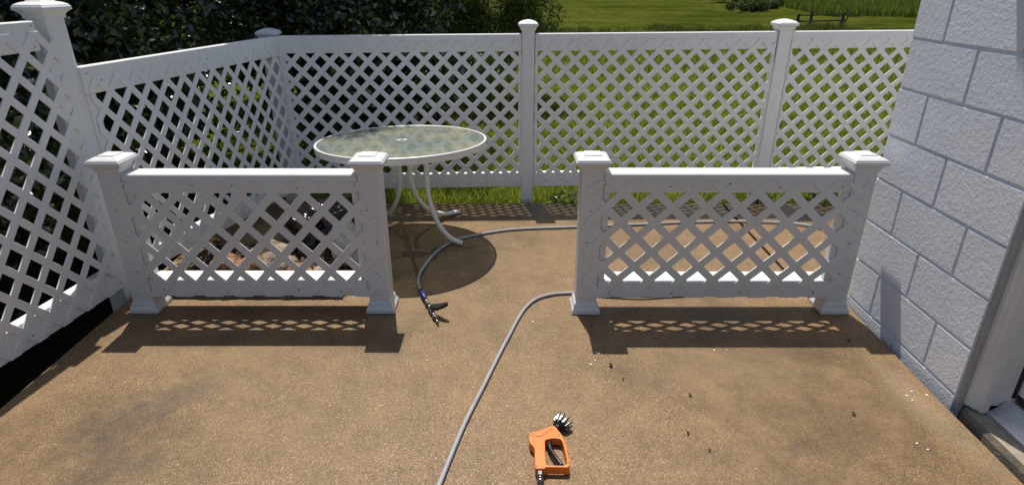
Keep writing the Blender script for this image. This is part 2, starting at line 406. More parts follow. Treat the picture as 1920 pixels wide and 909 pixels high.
# back fence: three bays
BK = Plane((-1.58, 4.30), (2.9, 4.43), .0062)
bf_ = thing('lattice_fence', (-1.58, 4.30, -.1), 'tall white lattice fence across the back of the patio beside the lawn', 'fence')
DOME = [(.001, -.030), (.008, -.030), (.010, -.016), (.014, -.008), (.024, -.001), (.024, .012), (.018, .019), (.005, .027), (-.012, .034), (-.030, .038), (-.043, .040)]
for q, hw, zt, rz in ((1.693, .0425, 1.208, R(1.5)), (3.468, .046, 1.198, R(4)), (5.10, .046, 1.22, 0)):
    x, y, _ = BK(q, 0, .043); post(bf_, x, y, hw, -.3, zt + .0062 * q, rz, DOME)
for s0, s1, cs, cz, px, pz in ((.003, 1.648, 1.300, .994 - .008, .1295, .1285), (1.740, 3.418, 2.083, .993 - .0129, .1300, .1280), (3.518, 5.05, 3.694, .924 - .0229, .134, .131)):
    slats(bf_, BK, s0 + .003, s1 - .003, .098, 1.118, cs, cz, px, pz, .0340, 0, .008)
    rt = rail(bf_, BK, s0, s1, 1.043, 1.158, .0088, .050)
    rb = rail(bf_, BK, s0, s1, .066, .176, .0088, .050)
    screws(rt, BK, [(s0 + .03, 1.125), (s0 + .03, 1.065)] + [(s0 + .25 + i * .34 + random.uniform(-.04, .04), 1.105 + random.uniform(-.02, .01)) for i in range(4)], .0072)
    screws(rb, BK, [(s0 + .2 + i * .4, .12) for i in range(4)], -.001)
    if s0 < .1: MB().box(-1.588, -1.572, 4.292, 4.312, .066, 1.158).build('corner_strip', 'vinyl', bf_)
    for q in (s0, s1 - .022): rail(bf_, BK, q, q + .022, .178, 1.041, .0092, .030, 'side_strip', .002)

# left fence: the taller near panel, the post and the far panel to the corner
lf = thing('lattice_fence', (-2.05, 2.83, -.1), 'white lattice fence along the left edge of the patio, tall post in its middle', 'fence')
NP = Plane((-2.2, 1.3), (-2.0, 2.8))
slats(lf, NP, .0, 1.5, .052, 1.312, 1.334, 1.149, .1375, .157, .0350, 0, .008)
r_ = rail(lf, NP, -.02, 1.425, 1.232, 1.352, .0088, .05); screws(r_, NP, [(1.40, 1.335), (1.39, 1.25), (.9, 1.29)], -.001)
r_ = rail(lf, NP, -.02, 1.50, .050, .175, .0088, .06); screws(r_, NP, [(.95, .10), (1.42, .16)], -.001)
rail(lf, NP, 1.44, 1.505, .176, 1.231, .0092, .02, 'side_strip', .002)
post(lf, -2.062, 2.845, .0508, -.3, 1.40, R(-7.6), CAP)
post(lf, -2.26, 1.22, .0508, -.3, 1.40, R(-7.6), CAP)
FP = Plane((-1.985, 2.875), (-1.581, 4.297), .010)
slats(lf, FP, .015, FP.len - .012, .09, 1.095, .125, .940, .1175, .1450, .0315, 0, .008)
r_ = rail(lf, FP, .0, FP.len - .004, 1.015, 1.142, .0088, .05); screws(r_, FP, [(.02, 1.11), (.09, 1.07), (.33, 1.08), (.8, 1.08)], -.001)
rail(lf, FP, .0, FP.len - .004, .06, .175, .0088, .05)
rail(lf, FP, .0, .05, .176, 1.014, .0092, .03, 'side_strip', .002)
post(lf, -1.668, 4.372, .046, -.3, 1.165, R(5), DOME)

# the two low fences
def low_fence(x0, x1, y, label, cs, cz, px, pz, zt):
    root = thing('low_lattice_fence', (x0, y + .05, 0), label, 'fence', 'low lattice fences on the patio')
    PL = Plane((x0, y), (x1, y)); W = x1 - x0
    for q in (0, W): post(root, x0 + q, y + .0555, .0508, 0, zt + .055, R(random.uniform(-.6, .6)), CAP, BASE)
    slats(root, PL, -.022, W + .022, .088, zt - .034, cs - x0, cz, px, pz, .037, -.0005, .008)
    rt = rail(root, PL, .0525, W - .0525, zt - .088, zt, .0045, .108)
    rb = rail(root, PL, .0525, W - .0525, .090, .180, .0045, .108)
    for s_ in (.0525, W - .0525 - .03): rail(root, PL, s_, s_ + .03, .181, zt - .089, .0105, .04, 'side_strip', .002)
    screws(rt, PL, [(.1 + i * (W - .2) / 4 + random.uniform(-.05, .05), zt - .055 + random.uniform(-.008, .012)) for i in range(5)], -.0012)
    screws(rb, PL, [(.15 + i * (W - .3) / 3 + random.uniform(-.05, .05), .12 + random.uniform(-.01, .01)) for i in range(4)], -.0012)
    for q in (.0, W):
        screws(rt, PL, [(q + random.uniform(-.02, .03), z) for z in (.22, .38, .54)], .0045 if q == 0 else -.0012)
    return root
VIN = 'shadevinyl'  # same vinyl toned darker, weaker light on the low fences put into its colour
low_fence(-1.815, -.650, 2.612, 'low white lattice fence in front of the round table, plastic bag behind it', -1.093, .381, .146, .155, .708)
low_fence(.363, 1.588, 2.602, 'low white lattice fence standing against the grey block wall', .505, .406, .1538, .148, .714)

# ------------------------------------------------------------------ the house: block wall, door
hx, YC, YD = 1.712, 2.735, 1.903
DX, DY = .028, .031
house = thing('house', (hx + .5, 2.2, 0), 'house corner of painted grey concrete block with a white door', 'house')
MB().box(hx + .0065, 5.5, YD + .004, YC - .007, -.3, 2.70).build('wall_core', 'mortar', house)
MB().box(hx + .0065, 5.5, -3.0, .82, -.3, 2.70).build('wall_core', 'mortar', house)
MB().box(hx + .0065, 5.5, .82, YD + .004, 2.18, 2.70).build('wall_core', 'mortar', house)
MB().box(2.1, 5.5, .82, YD + .004, -.3, 2.18).build('wall_core', 'mortar', house)
MB().box(hx - .004, 5.6, -3.05, YC + .004, 2.702, 2.76).build('parapet_cap', 'roof', house)
B_, L_ = .2066, .4132
def block(y0, y1, z0, z1):
    g = .0040
    bm = bmesh.new(); bmesh.ops.create_cube(bm, size=1)
    a, b, c, d = y0 + g, y1 - g, z0 + g, z1 - g
    for v in bm.verts: v.co = (hx + .03 + v.co.x * .06 + random.uniform(-.0008, .0008), (a + b) / 2 + v.co.y * (b - a), (c + d) / 2 + v.co.z * (d - c) + random.uniform(-.0012, .0012))
    bmesh.ops.bevel(bm, geom=bm.edges[:], offset=.004, segments=2, affect='EDGES'); bm.verts.index_update()
    obj('block', [v.co[:] for v in bm.verts], [[v.index for v in f.verts] for f in bm.faces], 'block', house); bm.free()
z = .0416 - B_
row = -1
while z < 2.69:
    z1 = min(z + B_, 2.70)
    off = 2.5235 if row % 2 == 0 else 2.5235 - L_ / 2
    cuts = [YC] + [off - i * L_ for i in range(-1, 16)]
    cuts = sorted({round(c, 4) for c in cuts if c <= YC and c >= -1.2}, reverse=True)
    for a, b in zip(cuts[:-1], cuts[1:]):
        if a - b < .05: continue
        segs = [(b, a)]
        if z < 2.17:
            segs = []
            if a > YD: segs.append((max(b, YD), a))
            if b < .82: segs.append((b, min(a, .82)))
        for p, q in segs:
            if q - p > .03: block(p, q, max(z, -.2), z1)
    z += B_; row += 1
# far end face of the wall (towards the lawn)
for r_i in range(-1, 13):
    zz = .0416 + r_i * B_; o_ = 0 if r_i % 2 else L_ / 2
    for i in range(0, 9):
        xa = hx + .06 + i * L_ - (o_ if i else 0); xb = hx + .06 + (i + 1) * L_ - o_
        MB().box(xa + .0045, xb - .0045, YC - .05, YC - .001, max(zz, -.2) + .0045, min(zz + B_, 2.70) - .0045, .003).build('block', 'block', house)
_before = {o.name for o in house.children}
# door frame
def zpoly(prof, z0, z1): return MB().prism(prof, lambda a, b, t: (a, b, t), z0, z1)
trim = zpoly([(1.712, 1.8705), (1.712, 1.846), (1.720, 1.842), (1.724, 1.826), (1.733, 1.820), (1.733, 1.800), (1.76, 1.800), (1.76, 1.8705)], .020, 2.16).build('brick_mould', 'trim', house)
jb = zpoly([(1.7605, 1.8705), (1.7605, 1.806), (1.815, 1.806), (1.815, 1.790), (1.87, 1.790), (1.87, 1.8705)], .05, 2.16).build('door_jamb', 'trim', house)
zpoly([(1.8152, 1.7898), (1.8152, 1.784), (1.826, 1.784), (1.826, 1.7898)], .10, 2.10).build('weatherstrip', 'rubber', jb)
zpoly([(1.6885, 1.8755), (1.6885, 1.8655), (1.697, 1.862), (1.7115, 1.862), (1.7115, 1.8755)], -.02, 2.16).build('caulk_strip', 'trimdark', house)
dr = MB().box(1.828, 1.872, .86, 1.784, .118, 2.10, .003).build('door', 'door', house)
for zz0, zz1 in ((.32, .95), (1.08, 1.92)):
    for ya, yb in ((.96, 1.28), (1.36, 1.68)): MB().box(1.8225, 1.829, ya, yb, zz0, zz1, .003).build('door_panel', 'door', dr)
MB().tube([(1.828, .93, 1.02), (1.79, .93, 1.02), (1.775, .93, 1.02), (1.765, .93, 1.02)], [.012, .012, .028, .02], 12).build('door_knob', 'chrome', dr, True)
MB().box(1.829, 1.87, .862, 1.782, .092, .1165).build('door_sweep', 'rubber', dr)
zpoly([(1.712, .83), (1.76, .83), (1.76, .86), (1.712, .86)], .02, 2.16).build('brick_mould', 'trim', house)
MB().prism([(1.755, .028), (1.790, .050), (1.822, .085), (1.90, .090), (1.90, -.05), (1.755, -.05)], lambda a, b, t: (a, t, b), 1.7995, .84).build('threshold', 'alu', house)
MB().prism([(1.715, -.030), (1.720, -.004), (1.752, .014), (1.7545, .014), (1.7545, -.3), (1.715, -.3)], lambda a, b, t: (a, t, b), 1.862, .84).build('door_sill', 'concrete', house)
for o in [c_ for c_ in house.children if c_.name not in _before]: o.location.x += DX; o.location.y += DY
# ragged mortar and debris at the foot of the wall, in the gap beside the slab
mb = MB()
for i in range(60):
    yy = random.uniform(1.9, 2.68); s_ = random.uniform(.002, .006); cx, cz = random.uniform(1.70, 1.711), random.uniform(-.075, -.066)
    mb.box(cx - s_, cx + s_, yy - s_ * random.uniform(1, 3), yy + s_ * random.uniform(1, 3), cz - s_, cz + s_ * .7, s_ * .4)
o = mb.build('mortar_crumbs', 'stone'); tag(o, 'crumbled pale mortar along the foot of the block wall', 'rubble', kind='stuff')
# unseen lantern-shaped caster, added only to throw the long shadow down the blocks
la = thing('shadow_caster', (1.7120, 2.47, 2.1800), 'unseen lantern-shaped shadow caster added on the blocks above the low fence', 'shadow caster')
MB().box(1.7000, 1.7115, 2.43, 2.50, 2.1000, 2.2400, .003).build('back_plate', 'black', la)
MB().tube([(1.7020, 2.465, 2.2100), (1.6680, 2.465, 2.2350), (1.6480, 2.465, 2.2200)], .006).build('arm', 'black', la)
v, f = square_lathe(1.6530, 2.465, [(.012, 2.0800), (.022, 2.0900), (.030, 2.1800), (.034, 2.1850), (.012, 2.2150), (.004, 2.2250)]); obj('caster_body', v, f, 'black', la)

# ------------------------------------------------------------------ glass table
tb = thing('patio_table', (-.655, 3.545, 0), 'round patio table with stained glass top and curved white legs', 'table')
TC = Vector((-.655, 3.545, .633)); TX, TY = .014, -.050
def tt(x, y, z): return (TC.x + x, TC.y + y, TC.z + z + TX * x + TY * y)
def disc(r, z0, z1, n=64):
    v = [tt(r * math.cos(2 * math.pi * i / n), r * math.sin(2 * math.pi * i / n), z) for z in (z0, z1) for i in range(n)]
    return v, [tuple(range(n))[::-1], tuple(range(n, 2 * n))] + [(i, (i + 1) % n, n + (i + 1) % n, n + i) for i in range(n)]
v, f = disc(.488, -.006, 0.0); obj('glass_top', v, f, 'glass', tb)
def ring(prof, n=72):
    v = []; f = []; m = len(prof)
    for i in range(n):
        a = 2 * math.pi * i / n
        for r, z in prof: v.append(tt(r * math.cos(a), r * math.sin(a), z))
    for i in range(n):
        for k in range(m): f.append((i * m + k, ((i + 1) % n) * m + k, ((i + 1) % n) * m + (k + 1) % m, i * m + (k + 1) % m))
    return v, f
v, f = ring([(.4895, .002), (.496, .005), (.503, .002), (.5045, -.008), (.502, -.036), (.498, -.036), (.4895, -.010)]); obj('rim', v, f, 'rim', tb)
v, f = ring([(.018, .004), (.030, .004), (.030, -.03), (.018, -.03)], 24); obj('umbrella_ring', v, f, 'rim', tb)
FEET = [((-.512, 3.490), (-.324, 3.434)), ((-.785, 3.470), (-.947, 3.300)), ((-.640, 3.660), (-.393, 3.965)), ((-.705, 3.655), (-.965, 3.880))]
for (tx_, ty_), (fx_, fy_) in FEET:
    def P(g, z): return Vector((tx_ + (fx_ - tx_) * g, ty_ + (fy_ - ty_) * g, z))
    pts = catmull([P(0, .615), P(0, .50), P(0, .38), P(.05, .28), P(.19, .18), P(.40, .10), P(.68, .045), P(1, .018)], 5)
    lg = MB().tube(pts, .0145, 10).build('leg', 'rim', tb, True)
    MB().tube([P(.97, .0195), P(1.08, .0165)], .0162, 10).build('foot_cap', 'rim', lg, True)
    an = math.atan2(ty_ - TC.y, tx_ - TC.x); ca, sa = math.cos(an), math.sin(an)
for an in (R(20), R(105), R(200), R(285)):
    ca, sa = math.cos(an), math.sin(an)
    MB().tube([Vector(tt(ca * .03, sa * .03, -.018)), Vector(tt(ca * .494, sa * .494, -.022))], .011, 8).build('support_bar', 'rim', tb, True)
MB().box(-.72, -.58, 3.52, 3.60, .585, .612, .004).build('leg_plate', 'rim', tb)

# ------------------------------------------------------------------ hose, spray gun
hz = .0095
hp = [(-.4744, 2.8013, .020), (-.496, 2.866, .026), (-.507, 2.94, .028), (-.508, 3.03, .020), (-.497, 3.13, .012), (-.474, 3.25, hz), (-.430, 3.375, hz), (-.366, 3.475, hz), (-.273, 3.553, hz), (0, 3.667, hz), (.424, 3.713, hz), (.83, 3.755, hz), (1.224, 3.799, hz),
      (1.66, 3.808, hz), (1.986, 3.732, hz), (2.16, 3.52, hz), (2.14, 3.22, hz), (1.90, 2.95, hz), (1.52, 2.83, hz), (1.032, 2.790, hz), (.80, 2.765, hz), (.662, 2.752, hz + .006), (.49, 2.765, hz), (.321, 2.799, hz), (.166, 2.764, hz), (.067, 2.643, hz), (-.024, 2.351, hz), (-.118, 2.0, hz), (-.177, 1.778, hz), (-.235, 1.498, hz), (-.30, 1.15, hz), (-.30, .7, hz), (-.1, .3, hz)]
hs = thing('hose', (-.4, 2.6, 0), 'grey pressure washer hose with blue sleeve and nickel end fitting curving across the patio', 'hose')
MB().tube(catmull(hp, 8), .0083, 10).build('tubing', 'hose', hs, True)
MB().tube([(-.4758, 2.806, .0205), (-.458, 2.757, .020), (-.4385, 2.705, .019)], [.0125, .0128, .0115], 12).build('sleeve', 'blue', hs, True)
a, b = Vector((-.4385, 2.705, .019)), Vector((-.352, 2.490, .014))
def along(t0, t1, r, nm, m, n=12):
    MB().tube([a.lerp(b, t0), a.lerp(b, t1)], r, n).build(nm, m, hs, n > 6)
along(.0, .10, .0095, 'crimp', 'chrome'); along(.10, .22, .0125, 'hex_nut', 'chrome', 6); along(.22, .36, .0085, 'coupler', 'chrome')
along(.36, .58, .0125, 'valve_body', 'chrome', 8); along(.58, .70, .0098, 'coupler', 'chrome'); along(.70, .80, .0118, 'hex_nut', 'chrome', 6); along(.80, 1.0, .006, 'plug', 'chrome')
MB().prism([(-.395, 2.622), (-.378, 2.612), (-.352, 2.592), (-.312, 2.566), (-.308, 2.552), (-.330, 2.548), (-.362, 2.556), (-.388, 2.578), (-.402, 2.600)], lambda x, y, t: (x, y, t + max(0, x + .385) * .55), .030, .046).build('valve_lever', 'rubber', hs)
MB().tube([(-.398, 2.602, .02), (-.393, 2.602, .042)], .006, 8).build('lever_pin', 'chrome', hs)
# a hose from behind the gun's grip
gun = thing('spray_gun', (.12, 1.62, 0), 'orange spray gun with clustered nickel nozzles lying on the slab', 'spray gun')
outer = [(.0611, 1.6951), (.0647, 1.7048), (.073, 1.709), (.0866, 1.712), (.115, 1.727), (.1449, 1.7415), (.153, 1.740), (.1579, 1.7341), (.170, 1.709), (.1796, 1.688), (.1845, 1.6668), (.189, 1.625), (.191, 1.59), (.1908, 1.5514), (.189, 1.543), (.185, 1.538), (.1126, 1.5397), (.1077, 1.5326), (.0769, 1.5326), (.0765, 1.575), (.0775, 1.621), (.0735, 1.637), (.0617, 1.6529), (.059, 1.675)]
hole = [(.1146, 1.6598), (.118, 1.668), (.126, 1.6724), (.1476, 1.6771), (.164, 1.675), (.1702, 1.6715), (.1750, 1.6602), (.178, 1.645), (.1835, 1.5857), (.1835, 1.5578), (.1795, 1.5503), (.1701, 1.5465), (.1238, 1.5475), (.1150, 1.5514), (.1135, 1.560)]
bm = bmesh.new(); ed = []
for loop in (outer, hole):
    vs = [bm.verts.new((x, y, .006)) for x, y in loop]
    ed += [bm.edges.new((vs[i], vs[(i + 1) % len(vs)])) for i in range(len(vs))]
bmesh.ops.triangle_fill(bm, edges=ed, use_beauty=True)
ex = bmesh.ops.extrude_face_region(bm, geom=bm.faces[:])
for v_ in [e for e in ex['geom'] if isinstance(e, bmesh.types.BMVert)]: v_.co.z = .038
bmesh.ops.recalc_face_normals(bm, faces=bm.faces[:])
bm.verts.index_update()
body = obj('body', [v_.co[:] for v_ in bm.verts], [[v_.index for v_ in f_.verts] for f_ in bm.faces], 'orange', gun); bm.free()
bv = body.modifiers.new('bevel', 'BEVEL'); bv.width = .0055; bv.segments = 3; bv.limit_method = 'ANGLE'; bv.angle_limit = R(50)
for x, y in ((.071, 1.688), (.107, 1.6885), (.139, 1.720), (.1665, 1.6905), (.083, 1.543)):
    MB().tube([(x, y, .037), (x, y, .0392)], .0024, 8).build('screw', 'screw', body)
MB().tube(catmull([(.0700, 1.700, .0385), (.085, 1.686, .0387), (.100, 1.686, .0387), (.118, 1.700, .0387), (.138, 1.722, .0385)], 4), .0010, 6).build('seam', 'seam', body)
MB().tube(catmull([(.137, 1.682, .022), (.130, 1.664, .023), (.134, 1.636, .024), (.152, 1.592, .024), (.168, 1.560, .022)], 5), [.0085] * 9 + [.0075] * 12, 8).build('trigger', 'black', gun, True)
MB().tube([(.0925, 1.534, .021), (.0925, 1.515, .021)], .0118, 6).build('hex_nut', 'chrome', gun)
MB().tube([(.0925, 1.515, .021), (.0925, 1.503, .021)], .009, 12).build('coupler', 'chrome', gun, True)
MB().tube([(.0925, 1.503, .021), (.0925, 1.487, .021)], .0118, 12).build('collar', 'chrome', gun, True)
MB().tube([(.0925, 1.487, .020), (.0925, 1.46, .018), (.093, 1.42, .014)], .0105, 10).build('hose_stub', 'rubber', gun, True)
d0 = Vector((.156, 1.738, .021)); dr_ = Vector((.62, .78, .06)).normalized()
MB().tube([d0 - dr_ * .008, d0 + dr_ * .012], .010, 10).build('collar', 'chrome', gun, True)
MB().tube([d0 + dr_ * .012, d0 + dr_ * .019], .0125, 6).build('hex_nut', 'rubber', gun)
ctr = d0 + dr_ * .034; sd = Vector((0, 0, 1)).cross(dr_).normalized(); u3 = dr_.cross(sd)
MB().tube([ctr - dr_ * .014, ctr + dr_ * .006], .020, 12).build('turret', 'rubber', gun, True)
k = 0
for ring_r, cnt in ((0.0, 1), (.018, 6), (.032, 10)):
    for i in range(cnt):
        an = 2 * math.pi * i / cnt + .3; off = (sd * math.cos(an) + u3 * math.sin(an)) * ring_r
        if (ctr + off).z < .007: continue
        out = (dr_ + (sd * math.cos(an) + u3 * math.sin(an)) * ring_r * 9).normalized()
        p0 = ctr + off * .75 - dr_ * .006; p1 = p0 + out * .034
        nz = MB().tube([p0, p0 + out * .021], .0068, 6).build('nozzle', 'steel', gun)
        MB().tube([p0 + out * .021, p1], .0048, 8).build('nozzle_tip', 'steel', nz, True)

# ------------------------------------------------------------------ clutter behind the left low fence
def lump(name, c, r, mat, parent=None, sub=3, amp=.25, freq=3.0, seed=0, flat=0, crease=0):
    bm = bmesh.new(); bmesh.ops.create_icosphere(bm, subdivisions=sub, radius=1)
    from mathutils import noise as NZ
    vs = []
    for v_ in bm.verts:
        p = v_.co.copy(); n = NZ.noise(p * freq + Vector((seed * 7.1, seed * 3.3, 0)))
        if crease: n -= crease * abs(NZ.noise(p * freq * 2.3 + Vector((seed, 5, 2))))
        p *= 1 + amp * n
        q = Vector((p.x * r[0], p.y * r[1], max(p.z, -flat if flat else -9) * r[2]))
        vs.append((c[0] + q.x, c[1] + q.y, c[2] + q.z))
    o = obj(name, vs, [[v_.index for v_ in f_.verts] for f_ in bm.faces], mat, parent, sub >= 3); bm.free(); return o
o = lump('plastic_bag', (-1.16, 3.42, .09), (.25, .20, .19), 'bag', sub=5, amp=.45, freq=1.7, seed=3, flat=.45, crease=.7); tag(o, 'shiny black plastic bag slumped on the slab behind the low left fence', 'plastic bag')
o = lump('plastic_bag', (-.90, 3.07, .17), (.10, .07, .15), 'clearfilm', sub=4, amp=.45, freq=1.9, seed=5, flat=.98, crease=.6); tag(o, 'small crumpled grey plastic bag behind the right end of the low left fence', 'plastic bag')
ROCKS = [(-1.62, 3.10, .075, 'terra', 'broad terracotta stone leftmost behind the low left fence'), (-1.46, 3.05, .085, 'terra', 'terracotta lump second from the left behind the low left fence'), (-1.30, 3.06, .09, 'stone', 'large pale stone in the middle behind the low left fence'),
         (-1.17, 3.00, .065, 'terra', 'reddish broken clay piece right of the large pale stone'), (-1.03, 3.02, .055, 'stone', 'small pale stone in front of the black plastic bag'), (-1.40, 3.20, .10, 'stone', 'sandy stone lying behind the terracotta lumps')]
for i, (x, y, r, m, lb) in enumerate(ROCKS):
    o = lump('stone', (x, y, r * .45), (r * 1.15, r * .85, r * .8), m, sub=3, amp=.4, freq=1.3, seed=20 + i, flat=.55, crease=.4)
    o.data.polygons.foreach_set('use_smooth', [False] * len(o.data.polygons)); tag(o, lb, 'stone', 'stones behind the low left fence')
# slumped dark leaf litter between the stones and the left fence
def quads(cent, size, normal_bias, n, aspect=.5, bend=.25):
    """n leaf shapes (4 triangles each, folded on the midrib)"""
    d = RNG.normal(size=(n, 3)); d /= np.linalg.norm(d, axis=1)[:, None]
    nr = RNG.normal(size=(n, 3)) + np.array(normal_bias); nr -= (nr * d).sum(1)[:, None] * d; nr /= np.linalg.norm(nr, axis=1)[:, None] + 1e-9
    s = np.cross(d, nr); L = size * RNG.uniform(.6, 1.25, n)[:, None]; W = L * aspect
    base = cent - d * L * .5; tip = cent + d * L * .5 - nr * L * bend * .3
    mid = cent + nr * 0; l = cent - d * L * .05 + s * W * .5 + nr * L * bend * .25; r = cent - d * L * .05 - s * W * .5 + nr * L * bend * .25
    V = np.stack([base, l, tip, r, mid], 1).reshape(-1, 3)
    b = np.arange(n)[:, None] * 5
    Fq = np.concatenate([b + [0, 4, 1], b + [1, 4, 2], b + [2, 4, 3], b + [3, 4, 0]], 1).reshape(-1, 3)
    return V, Fq
def fast(name, V, F, mat, parent=None, kind=None):
    me = bpy.data.meshes.new(name)
    org = ORG[rootof(parent).name] if parent else np.zeros(3)
    V = V - org
    me.vertices.add(len(V)); me.vertices.foreach_set('co', V.astype(np.float32).ravel())
    k = F.shape[1]; me.loops.add(F.size); me.loops.foreach_set('vertex_index', F.astype(np.int32).ravel())
    me.polygons.add(len(F)); me.polygons.foreach_set('loop_start', np.arange(0, F.size, k, dtype=np.int32)); me.polygons.foreach_set('loop_total', np.full(len(F), k, np.int32))
    me.update(calc_edges=True); me.validate()
    me.materials.append(M[mat]); o = bpy.data.objects.new(name, me); col.objects.link(o)
    if parent: o.parent = parent
    if kind: o['kind'] = kind
    return o
from mathutils import noise as NZ
mx, my = np.linspace(-1.88, -.80, 90), np.linspace(2.725, 3.48, 60); mv = []
for yy in my:
    for xx in mx:
        e = min((xx + 1.88) / .10, (-.80 - xx) / .12, (yy - 2.725) / .03, (3.48 - yy) / .12, 1)
        n_ = NZ.noise((xx * 9, yy * 9, 0)) * .5 + NZ.noise((xx * 24, yy * 24, 3)) * .35 + NZ.noise((xx * 60, yy * 60, 5)) * .2
        mv.append((xx, yy, -.022 + .045 * e + .030 * n_))
o = obj('mulch', mv, [(b_ * 90 + a_, b_ * 90 + a_ + 1, (b_ + 1) * 90 + a_ + 1, (b_ + 1) * 90 + a_) for b_ in range(59) for a_ in range(89)], 'soil'); tag(o, 'low spread of dark wet mulch behind the low left fence', 'mulch', kind='stuff')
c = np.column_stack([RNG.uniform(-1.85, -.85, 900), RNG.uniform(2.80, 3.0, 900) + RNG.uniform(0, .45, 900), RNG.uniform(.015, .045, 900)])
V, F_ = quads(c, .045, (0, 0, 2), 900, .55); o = fast('leaf_litter', V, F_, 'deadleaf', kind='stuff'); tag(o, 'dark dead leaves littering the slab behind the low left fence', 'leaf litter')

c = np.column_stack([RNG.uniform(-2.5, -1.97, 420), RNG.uniform(1.2, 2.9, 420), RNG.uniform(-.605, -.58, 420)])
V, F_ = quads(c, .05, (0, 0, 1.5), 420, .5); o = fast('leaf_litter', V, F_, 'reed', kind='stuff'); tag(o, 'shaded dry leaves on the low ground under the left fence', 'leaf litter')
# fallen leaves and flakes on the open slab
LEAVES = [(.421, 2.157, .032, 'curled brown leaf just in front of the right low fence shadow'), (.458, 2.063, .018, 'small crumpled leaf nearer the camera than the curled brown leaf'), (.705, 1.959, .024, 'brown leaf midway between spray gun and block wall'), (.640, 1.741, .022, 'dark folded leaf right of the spray gun nozzles'), (1.295, 1.844, .026, 'dark leaf nearest the door sill'), (.692, 1.654, .018, 'small dark leaf right of the spray gun guard'), (1.533, 2.351, .028, 'dark leaf in the shadow at the foot of the block wall')]
for i, (x, y, s_, lb) in enumerate(LEAVES):
    a = random.uniform(0, 6.28); ca, sa = math.cos(a), math.sin(a); pts = []
    prof = [(-1, 0), (-.55, .42), (0, .5), (.5, .34), (1, 0), (.5, -.36), (0, -.48), (-.5, -.38)]
    vs = [(x + (p * ca - q * sa) * s_ * .42, y + (p * sa + q * ca) * s_ * .42, .003 + abs(q) * s_ * .55 + .1 * s_ * (p * p)) for p, q in prof] + [(x, y, .004)]
    vs += [(p[0], p[1], p[2] + .0012) for p in vs]
    o = obj('fallen_leaf', vs, [(8, (i_ + 1) % 8, i_) for i_ in range(8)] + [(17, 9 + i_, 9 + (i_ + 1) % 8) for i_ in range(8)] + [(i_, (i_ + 1) % 8, 9 + (i_ + 1) % 8, 9 + i_) for i_ in range(8)], 'deadleaf'); tag(o, lb, 'leaf', 'fallen leaves on the slab')
mb = MB()
spots = [(.381, 2.253, .011), (.372, 2.262, .006), (.338, 2.169, .009), (.36, 2.20, .006), (.395, 2.24, .005), (1.566, 1.959, .009), (1.646, 1.962, .011), (1.60, 1.985, .007), (1.57, 1.93, .006), (1.44, 1.69, .008), (1.46, 1.66, .007), (.90, 2.28, .008), (.955, 2.28, .006), (.10, 2.52, .008), (.13, 2.5, .005), (.20, 2.44, .006)]
for i in range(40): spots.append((random.uniform(-1.8, 1.6), random.uniform(1.4, 3.6), random.uniform(.0018, .004)))
for x, y, s_ in spots:
    s_ *= .8
    a = random.uniform(0, 3); n = 6; pl = [(x + s_ * random.uniform(.5, 1.1) * math.cos(a + k * 1.047), y + s_ * random.uniform(.4, .9) * math.sin(a + k * 1.047)) for k in range(n)]
    mb.prism(pl, lambda p, q, t: (p, q, t), .0008, .0032)
o = mb.build('pale_flakes', 'chip'); tag(o, 'pale petals and paint flakes scattered over the slab', 'flakes', kind='stuff')

# ------------------------------------------------------------------ vegetation
def blades(xa, xb, ya, yb, n, h0, h1, wdt, lean=.35, dens=None):
    x = RNG.uniform(xa, xb, n); y = RNG.uniform(ya, yb, n)
    z = np.array([hgt(a, b) for a, b in zip(x, y)]) if ya > 9 else np.full(n, -.11)
    H = RNG.uniform(h0, h1, n); a = RNG.uniform(0, 2 * np.pi, n); la = RNG.uniform(0, 2 * np.pi, n); ln = RNG.uniform(0, lean, n) * H
    wx, wy = np.cos(a) * wdt * .5, np.sin(a) * wdt * .5; lx, ly = np.cos(la) * ln, np.sin(la) * ln
    p0 = np.column_stack([x - wx, y - wy, z]); p1 = np.column_stack([x + wx, y + wy, z])
    m0 = np.column_stack([x - wx * .8 + lx * .35, y - wy * .8 + ly * .35, z + H * .55]); m1 = np.column_stack([x + wx * .8 + lx * .35, y + wy * .8 + ly * .35, z + H * .55])
    tp = np.column_stack([x + lx, y + ly, z + H * (1 - .25 * ln / H)])
    V = np.stack([p0, p1, m1, m0, tp], 1).reshape(-1, 3); b = np.arange(n)[:, None] * 5
    F = np.concatenate([b + [0, 1, 2], b + [0, 2, 3], b + [3, 2, 4]], 1).reshape(-1, 3)
    return V, F
def join(parts):
    V = []; F = []; k = 0
    for v, f in parts: V.append(v); F.append(f + k); k += len(v)
    return np.concatenate(V), np.concatenate(F)
V, F_ = join([blades(-2.0, 4.6, 4.215, 5.0, 30000, .04, .12, .0065, .9), blades(-2.0, 5.5, 5.0, 7.0, 30000, .04, .09, .0075, .8), blades(-3, 7.5, 7.0, 11, 34000, .04, .09, .011, .8), blades(-4, 12, 11, 19, 36000, .05, .10, .02)])
o = fast('grass', V, F_, 'grass', kind='stuff'); tag(o, 'short green lawn grass beyond the back fence', 'grass')
